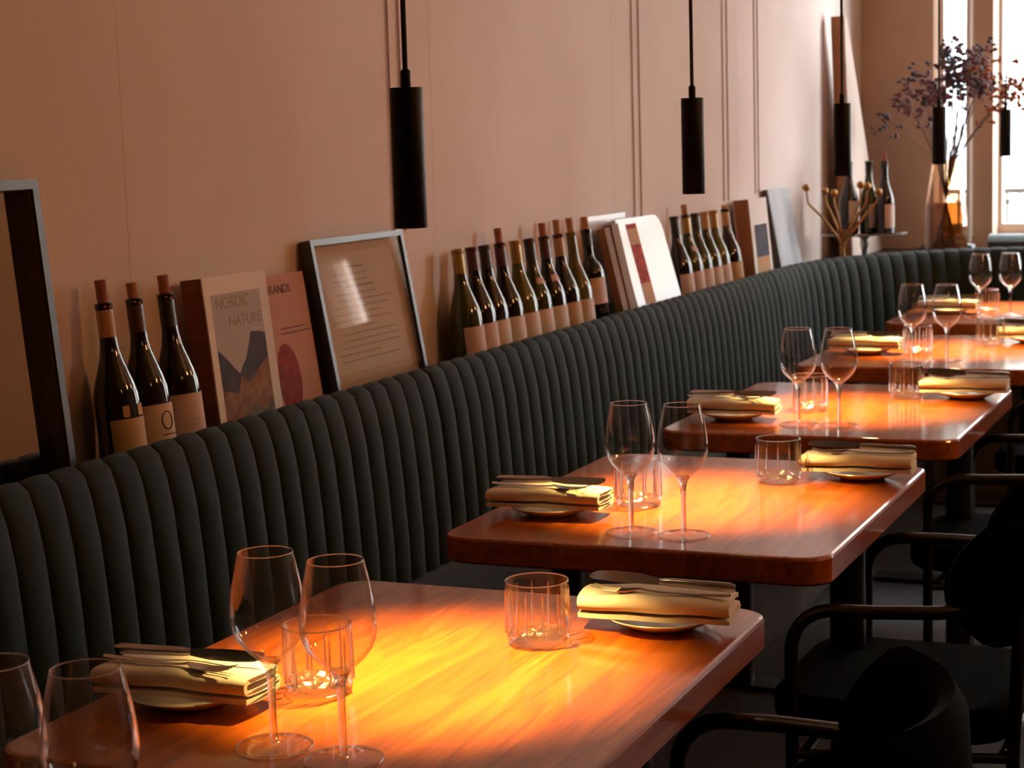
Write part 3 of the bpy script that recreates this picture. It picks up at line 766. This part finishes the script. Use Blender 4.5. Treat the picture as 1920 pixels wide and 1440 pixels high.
# books
def text(s, size, mt, parent, y, z, x, ang_extra=0):
    cu = bpy.data.curves.new('lettering', 'FONT'); cu.body = s; cu.size = size; cu.extrude = .0001; cu.materials.append(MT[mt])
    tmp = bpy.data.objects.new('lettering', cu); C.objects.link(tmp)
    dg = bpy.context.evaluated_depsgraph_get(); me = bpy.data.meshes.new_from_object(tmp.evaluated_get(dg))
    bpy.data.objects.remove(tmp); bpy.data.curves.remove(cu)
    if not me.materials: me.materials.append(MT[mt])
    o = link('lettering', me, parent)
    # text x axis -> +y, text y axis -> +z, normal -> +x
    o.matrix_local = Matrix(((0, 0, 1, x), (1, 0, 0, y), (0, 1, 0, z), (0, 0, 0, 1)))
    return o
def book(name, label, y, wd, h, th, xb, xt, cover, spine, page, group=None, cat='book', rz=0):
    t = leaning(name, label, cat, y, xb, lean_for(xb, xt, h))
    t.rotation_euler[2] = rz
    if group: t['group'] = group
    MB().box(th-.003, th, 0, wd, 0, h).build('front_cover', cover, t)
    MB().box(0, .003, 0, wd, 0, h).build('back_cover', cover, t)
    MB().box(.003, th-.003, .0, .003, 0, h).build('spine', spine, t)
    MB().box(.003, th-.003, .003, wd-.004, .003, h-.004).build('page_block', page, t)
    return t
NB_H = .315
t = book('coffee_table_book', 'thick brown-spined book with a mountain photo on its pale cover', 2.895, .228, NB_H, .046, -1.898, -1.930, 'book_cover', 'book_spine', 'page_edge')
MB().box(-.0008, .043, -.0012, .0, 0, NB_H).build('spine_cloth', 'book_spine', t)
fx = .0461; cv = [c for c in t.children if c.name.startswith('front_cover')][0]
def art(poly, mt, lay):
    MB().prism(poly, 'x', fx, fx+.00025*lay).build('cover_art', mt, cv)
def A(u, v): return (.022+u*.175, .006+v*(NB_H-.040))
art([A(0, 0), A(1, 0), A(1, 1), A(0, 1)], 'cover_sky', 1)
art([A(0, 0), A(1, 0), A(1, .68), A(.90, .70), A(.70, .71), A(.64, .63), A(.54, .53), A(.46, .49), A(.38, .43), A(.28, .48), A(.12, .57), A(0, .62)], 'cover_mountain', 2)
art([A(0, 0), A(1, 0), A(1, .52), A(.82, .46), A(.62, .38), A(.52, .36), A(.40, .42), A(.30, .30), A(0, .34)], 'cover_ridge', 3)
art([A(0, 0), A(1, 0), A(1, .20), A(.8, .14), A(.6, .20), A(.45, .15), A(.25, .12), A(0, .11)], 'cover_rock', 4)
text('NORDIC', .031, 'ink_grey', cv, .034, NB_H-.062, fx+.0006); text('NATURE', .031, 'ink_grey', cv, .072, NB_H-.098, fx+.0006)
t = book('paperback_book', 'pink-covered book half hidden behind the mountain book', 3.135, .205, .300, .014, -1.896, -1.938, 'cover_pink', 'cover_pink', 'page_edge')
cv = [c for c in t.children if c.name.startswith('front_cover')][0]
text('BRANDS', .026, 'ink', cv, .045, .262, .0144)
for z_ in (.188, .178): MB().box(.014, .0143, .08, .08+(.10 if z_ > .18 else .115), z_, z_+.0025).build('text_line', 'ink', cv)
MB().prism([(.085+.045*math.cos(2*PI*i/16), .085+.075*math.sin(2*PI*i/16)) for i in range(16)], 'x', .014, .0144).build('cover_art', 'cover_red', cv)
# group of magazines beside the long row
G = 'magazines leaning beside the long bottle row'
t = book('tray_magazine', 'pale glossy magazine at the back of the leaning stack', 5.03, .34, .330, .008, -1.925, -1.944, 'cover_white', 'cover_white', 'page_edge', G, 'magazine')
t = book('brown_book', 'brown book with worn edges, outermost left of the leaning stack', 5.035, .046, .300, .024, -1.838, -1.905, 'page_brown', 'page_brown', 'page_brown', G)
t = book('brown_book', 'second brown book from the left in the leaning stack', 5.085, .060, .308, .024, -1.834, -1.902, 'page_brown', 'page_brown', 'page_brown', G)
t = book('white_book', 'thick white book in the middle of the leaning stack', 5.150, .17, .318, .030, -1.838, -1.918, 'cover_white', 'cover_white', 'page_edge', G)
cv = t
MB().box(.030, .0305, .075, .168, .05, .30).build('cover_art', 'cover_food', cv)
MB().box(.0305, .0308, .075, .168, .05, .115).build('cover_art', 'cover_tan', cv)
MB().box(.0305, .0308, .075, .168, .235, .285).build('cover_art', 'cover_tan', cv)
t = leaning('white_magazine', 'glossy white magazine with a rounded corner at the right of the leaning stack', 'magazine', 5.335, -1.842, lean_for(-1.842, -1.925, .318)); t['group'] = G
poly = [(0, 0), (.25, 0)]+[(.25-.055+.055*math.cos(q), .318-.055+.055*math.sin(q)) for q in (0, .4, .8, 1.2, PI/2)]+[(0, .318)]
MB().prism(poly, 'x', .024, .027).build('front_cover', 'cover_white', t)
MB().prism(poly, 'x', .0, .003).build('back_cover', 'cover_white', t)
MB().prism([(a*.98+.001, b*.985+.002) for a, b in poly], 'x', .003, .024).build('page_block', 'page_edge', t)
# books and picture before the curve
t = book('box_book', 'brown-spined book with white cover beside the shorter bottle row', 6.535, .24, .318, .060, -1.905, -1.935, 'book_cover', 'board_wood', 'page_edge')
MB().box(.0605, .061, .04, .21, .10, .22).build('cover_art', 'cover_mountain', t)
MB().box(.0605, .061, .04, .21, .04, .10).build('cover_art', 'cover_tan', t)
h = .345; t = leaning('leaning_picture', 'grey-blue picture with dark edge leaning where the banquette curves', 'picture', 6.965, -1.885, lean_for(-1.885, -1.945, h))
MB().box(0, .022, 0, .016, 0, h).build('frame_side', 'frame_brown', t); MB().box(0, .022, .016, .33, 0, h).build('picture_panel', 'picture_grey', t)
# tall tapered board in the corner
t = leaning('tall_board', 'tall tapered wooden board leaning in the far corner', 'board', 8.03, -1.885, .030)
MB().prism([(0, 0), (.62, 0), (.045, 1.06), (0, 1.06)], 'x', .048, .055).build('board_panel', 'board_face', t)
MB().box(-.005, .048, 0, .028, 0, 1.06).build('board_edge', 'board_wood', t)

# cords hanging down the wall
CY = [(3.816, 1.225), (3.872, 1.225), (5.492, 1.17), (5.556, 1.17), (6.470, 1.19), (6.526, 1.19), (6.888, 1.20), (6.935, 1.20)]
CL = ['above the framed print', 'above the white magazine', 'above the brown-spined book', 'above the grey-blue picture']
for i, (y, zb) in enumerate(CY):
    o = MB().tube([(WALL+.0035, y, zb), (WALL+.0035, y+.004, (zb+CEIL)/2), (WALL+.0035, y, CEIL)], .0022, 6).build('hanging_cord', 'cord_brown', None, 60)
    tag(o, 'thin brown cord hanging on the wall %s, %s of its pair' % (CL[i//2], 'left' if i % 2 == 0 else 'right'), 'cord', 'cords hanging on the wall')

# ------------------------------------------------------------------ corner: pedestal stand, bottles, candelabra, vase
SX, SY = -1.705, 7.70; SZ = 1.003
t = thing('pedestal_stand', 'round silvery pedestal stand holding bottles behind the banquette corner', 'stand', (SX, SY, LZ))
MB().lathe([(.178, .126), (.184, .130), (.184, .136), (.178, .134), (.0005, .131)], 48).build('tray', 'stand_metal', t, 50)
MB().lathe([(.012, .010), (.012, .06), (.020, .085), (.014, .10), (.03, .124), (.03, .127)], 24).build('stem', 'stand_metal', t, 60)
MB().lathe([(.065, 0), (.066, .004), (.02, .010), (.012, .014)], 28).build('foot', 'stand_metal', t, 60)
bz = LZ+.1325
bottle('wine_bottle', SX-.07, SY+.02, bz, 'burgundy', 'bottle_black', 'dark bottle on the round stand, hidden behind the third pendant', 'label_cream', None, 'foil_black', .06, 0, group='bottles on the round stand')
bottle('wine_bottle', SX+.005, SY+.07, bz, 'burgundy', 'bottle_green', 'green bottle with black neck in the middle of the round stand', 'label_cream', None, 'foil_black', .05, 0, group='bottles on the round stand', lab_z=(.02, .12))
bottle('wine_bottle', SX+.080, SY+.03, bz, 'burgundy', 'bottle_black', 'dark corked bottle at the right of the round stand', 'label_cream', ('cork_red', .035), 'foil_black', .03, 0, group='bottles on the round stand', lab_z=(.02, .12))
t = thing('candelabra', 'branching brass candelabra with ball-shaped cups beside the round stand', 'candelabra', (-1.735, 7.45, LZ))
MB().lathe([(.042, 0), (.042, .004), (.012, .014), (.008, .03)], 20).build('base', 'brass', t, 60)
MB().tube([(0, 0, .02), (-.006, 0, .08), (.004, 0, .16)], [.011, .009, .009], 10).build('stem', 'brass', t, 60)
ends = [(-.150, -.02, .335), (-.085, .03, .318), (-.028, -.05, .312), (.062, .04, .340), (.105, -.03, .336), (.135, .04, .310)]
for i, e in enumerate(ends):
    b = (0, 0, .09+.02*(i % 3))
    p = [b, (e[0]*.28, e[1]*.4, .155), (e[0]*.62, e[1]*.7, .22), (e[0]*.95, e[1], .27), (e[0], e[1], e[2]-.012)]
    a = MB().tube(p, [.006, .0055, .005, .0045, .004], 8).build('arm', 'brass', t, 60)
    MB().ball(e, .0165).build('cup', 'brass', a, 60)
VXY = (-1.448, 8.17)
t = thing('glass_vase', 'tall amber-tinted glass vase half filled with water by the window', 'vase', (*VXY, LZ))
MB().lathe([(.070, .0), (.090, .008), (.094, .05), (.093, .15), (.085, .26), (.070, .36), (.060, .425), (.058, .425), (.068, .36), (.083, .26), (.091, .15), (.092, .05), (.088, .012), (.0005, .010)], 40).build('vase_body', 'vase_glass', t, 60)
MB().lathe([(.087, .013), (.0905, .05), (.0895, .15), (.084, .235), (.0005, .236)], 36).build('water', 'vase_water', t, 60)
t = thing('dried_flowers', 'bunch of dried brownish-purple flowers standing in the glass vase', 'flowers', (VXY[0], VXY[1], LZ+.03))
rr = random.Random(21)
bl = {'petal': MB(), 'petal_rust': MB(), 'petal_dark': MB()}
for i in range(44):
    az_ = rr.uniform(0, 2*PI); sp = rr.uniform(.03, .30)
    hx = math.cos(az_)*sp+.02; hy = math.sin(az_)*sp*.75; hz = .80-.55*max(0, sp-.12)+rr.uniform(-.14, .06)
    nk = (math.cos(az_)*.04, math.sin(az_)*.04, .39)
    p = [(-math.cos(az_)*.05, -math.sin(az_)*.05, .0), nk, (nk[0]*.3+hx*.55, nk[1]*.3+hy*.55, .39+(hz-.39)*.6), (hx, hy, hz)]
    MB().tube(p, [.0026, .0024, .0018, .0012], 5).build('stem', 'stem_brown', t, 60)
    mt = 'petal_rust' if hx > .18 else ('petal_dark' if rr.random() < .3 else 'petal')
    for q in range(rr.randint(6, 11)):
        d = Vector((rr.gauss(0, .030), rr.gauss(0, .028), rr.gauss(0, .030)))
        c = Vector((hx, hy, hz))+d
        MB().tube([p[2], c], [.0009, .0006], 4)
        for s_ in range(3):
            c2 = c+Vector((rr.gauss(0, .008), rr.gauss(0, .008), rr.gauss(0, .008)))
            bl[mt].ball(c2, rr.uniform(.006, .013), 6, 4, rr.uniform(.5, 1))
for k_, m_ in bl.items():
    o = m_.build('blossoms', k_, t, 60); o['kind'] = 'stuff'
# upholstered window bench back
o = MB().prism([(8.40, .87), (8.38, .92), (8.40, .945), (8.45, .955), (8.52, .945), (8.54, .90), (8.54, .87)], 'x', -1.30, .55).build('window_bolster', 'bolster', None, 60)
tag(o, 'low teal upholstered bolster under the tall window', 'cushion')
o = MB()
o.add([(x_, y_, z_) for x_, zz in ((-1.62, .89), (-1.56, .935), (-1.48, .925), (-1.38, .90)) for y_, z_ in ((8.44, .87), (8.44, zz), (8.54, zz), (8.54, .87))],
      [(a*4+b, a*4+(b+1) % 4, (a+1)*4+(b+1) % 4, (a+1)*4+b) for a in range(3) for b in range(4)]+[(0, 3, 2, 1), (12, 13, 14, 15)])
o = o.build('folded_throw', 'bolster', None, 80); tag(o, 'rumpled teal cloth heaped left of the vase', 'cloth')
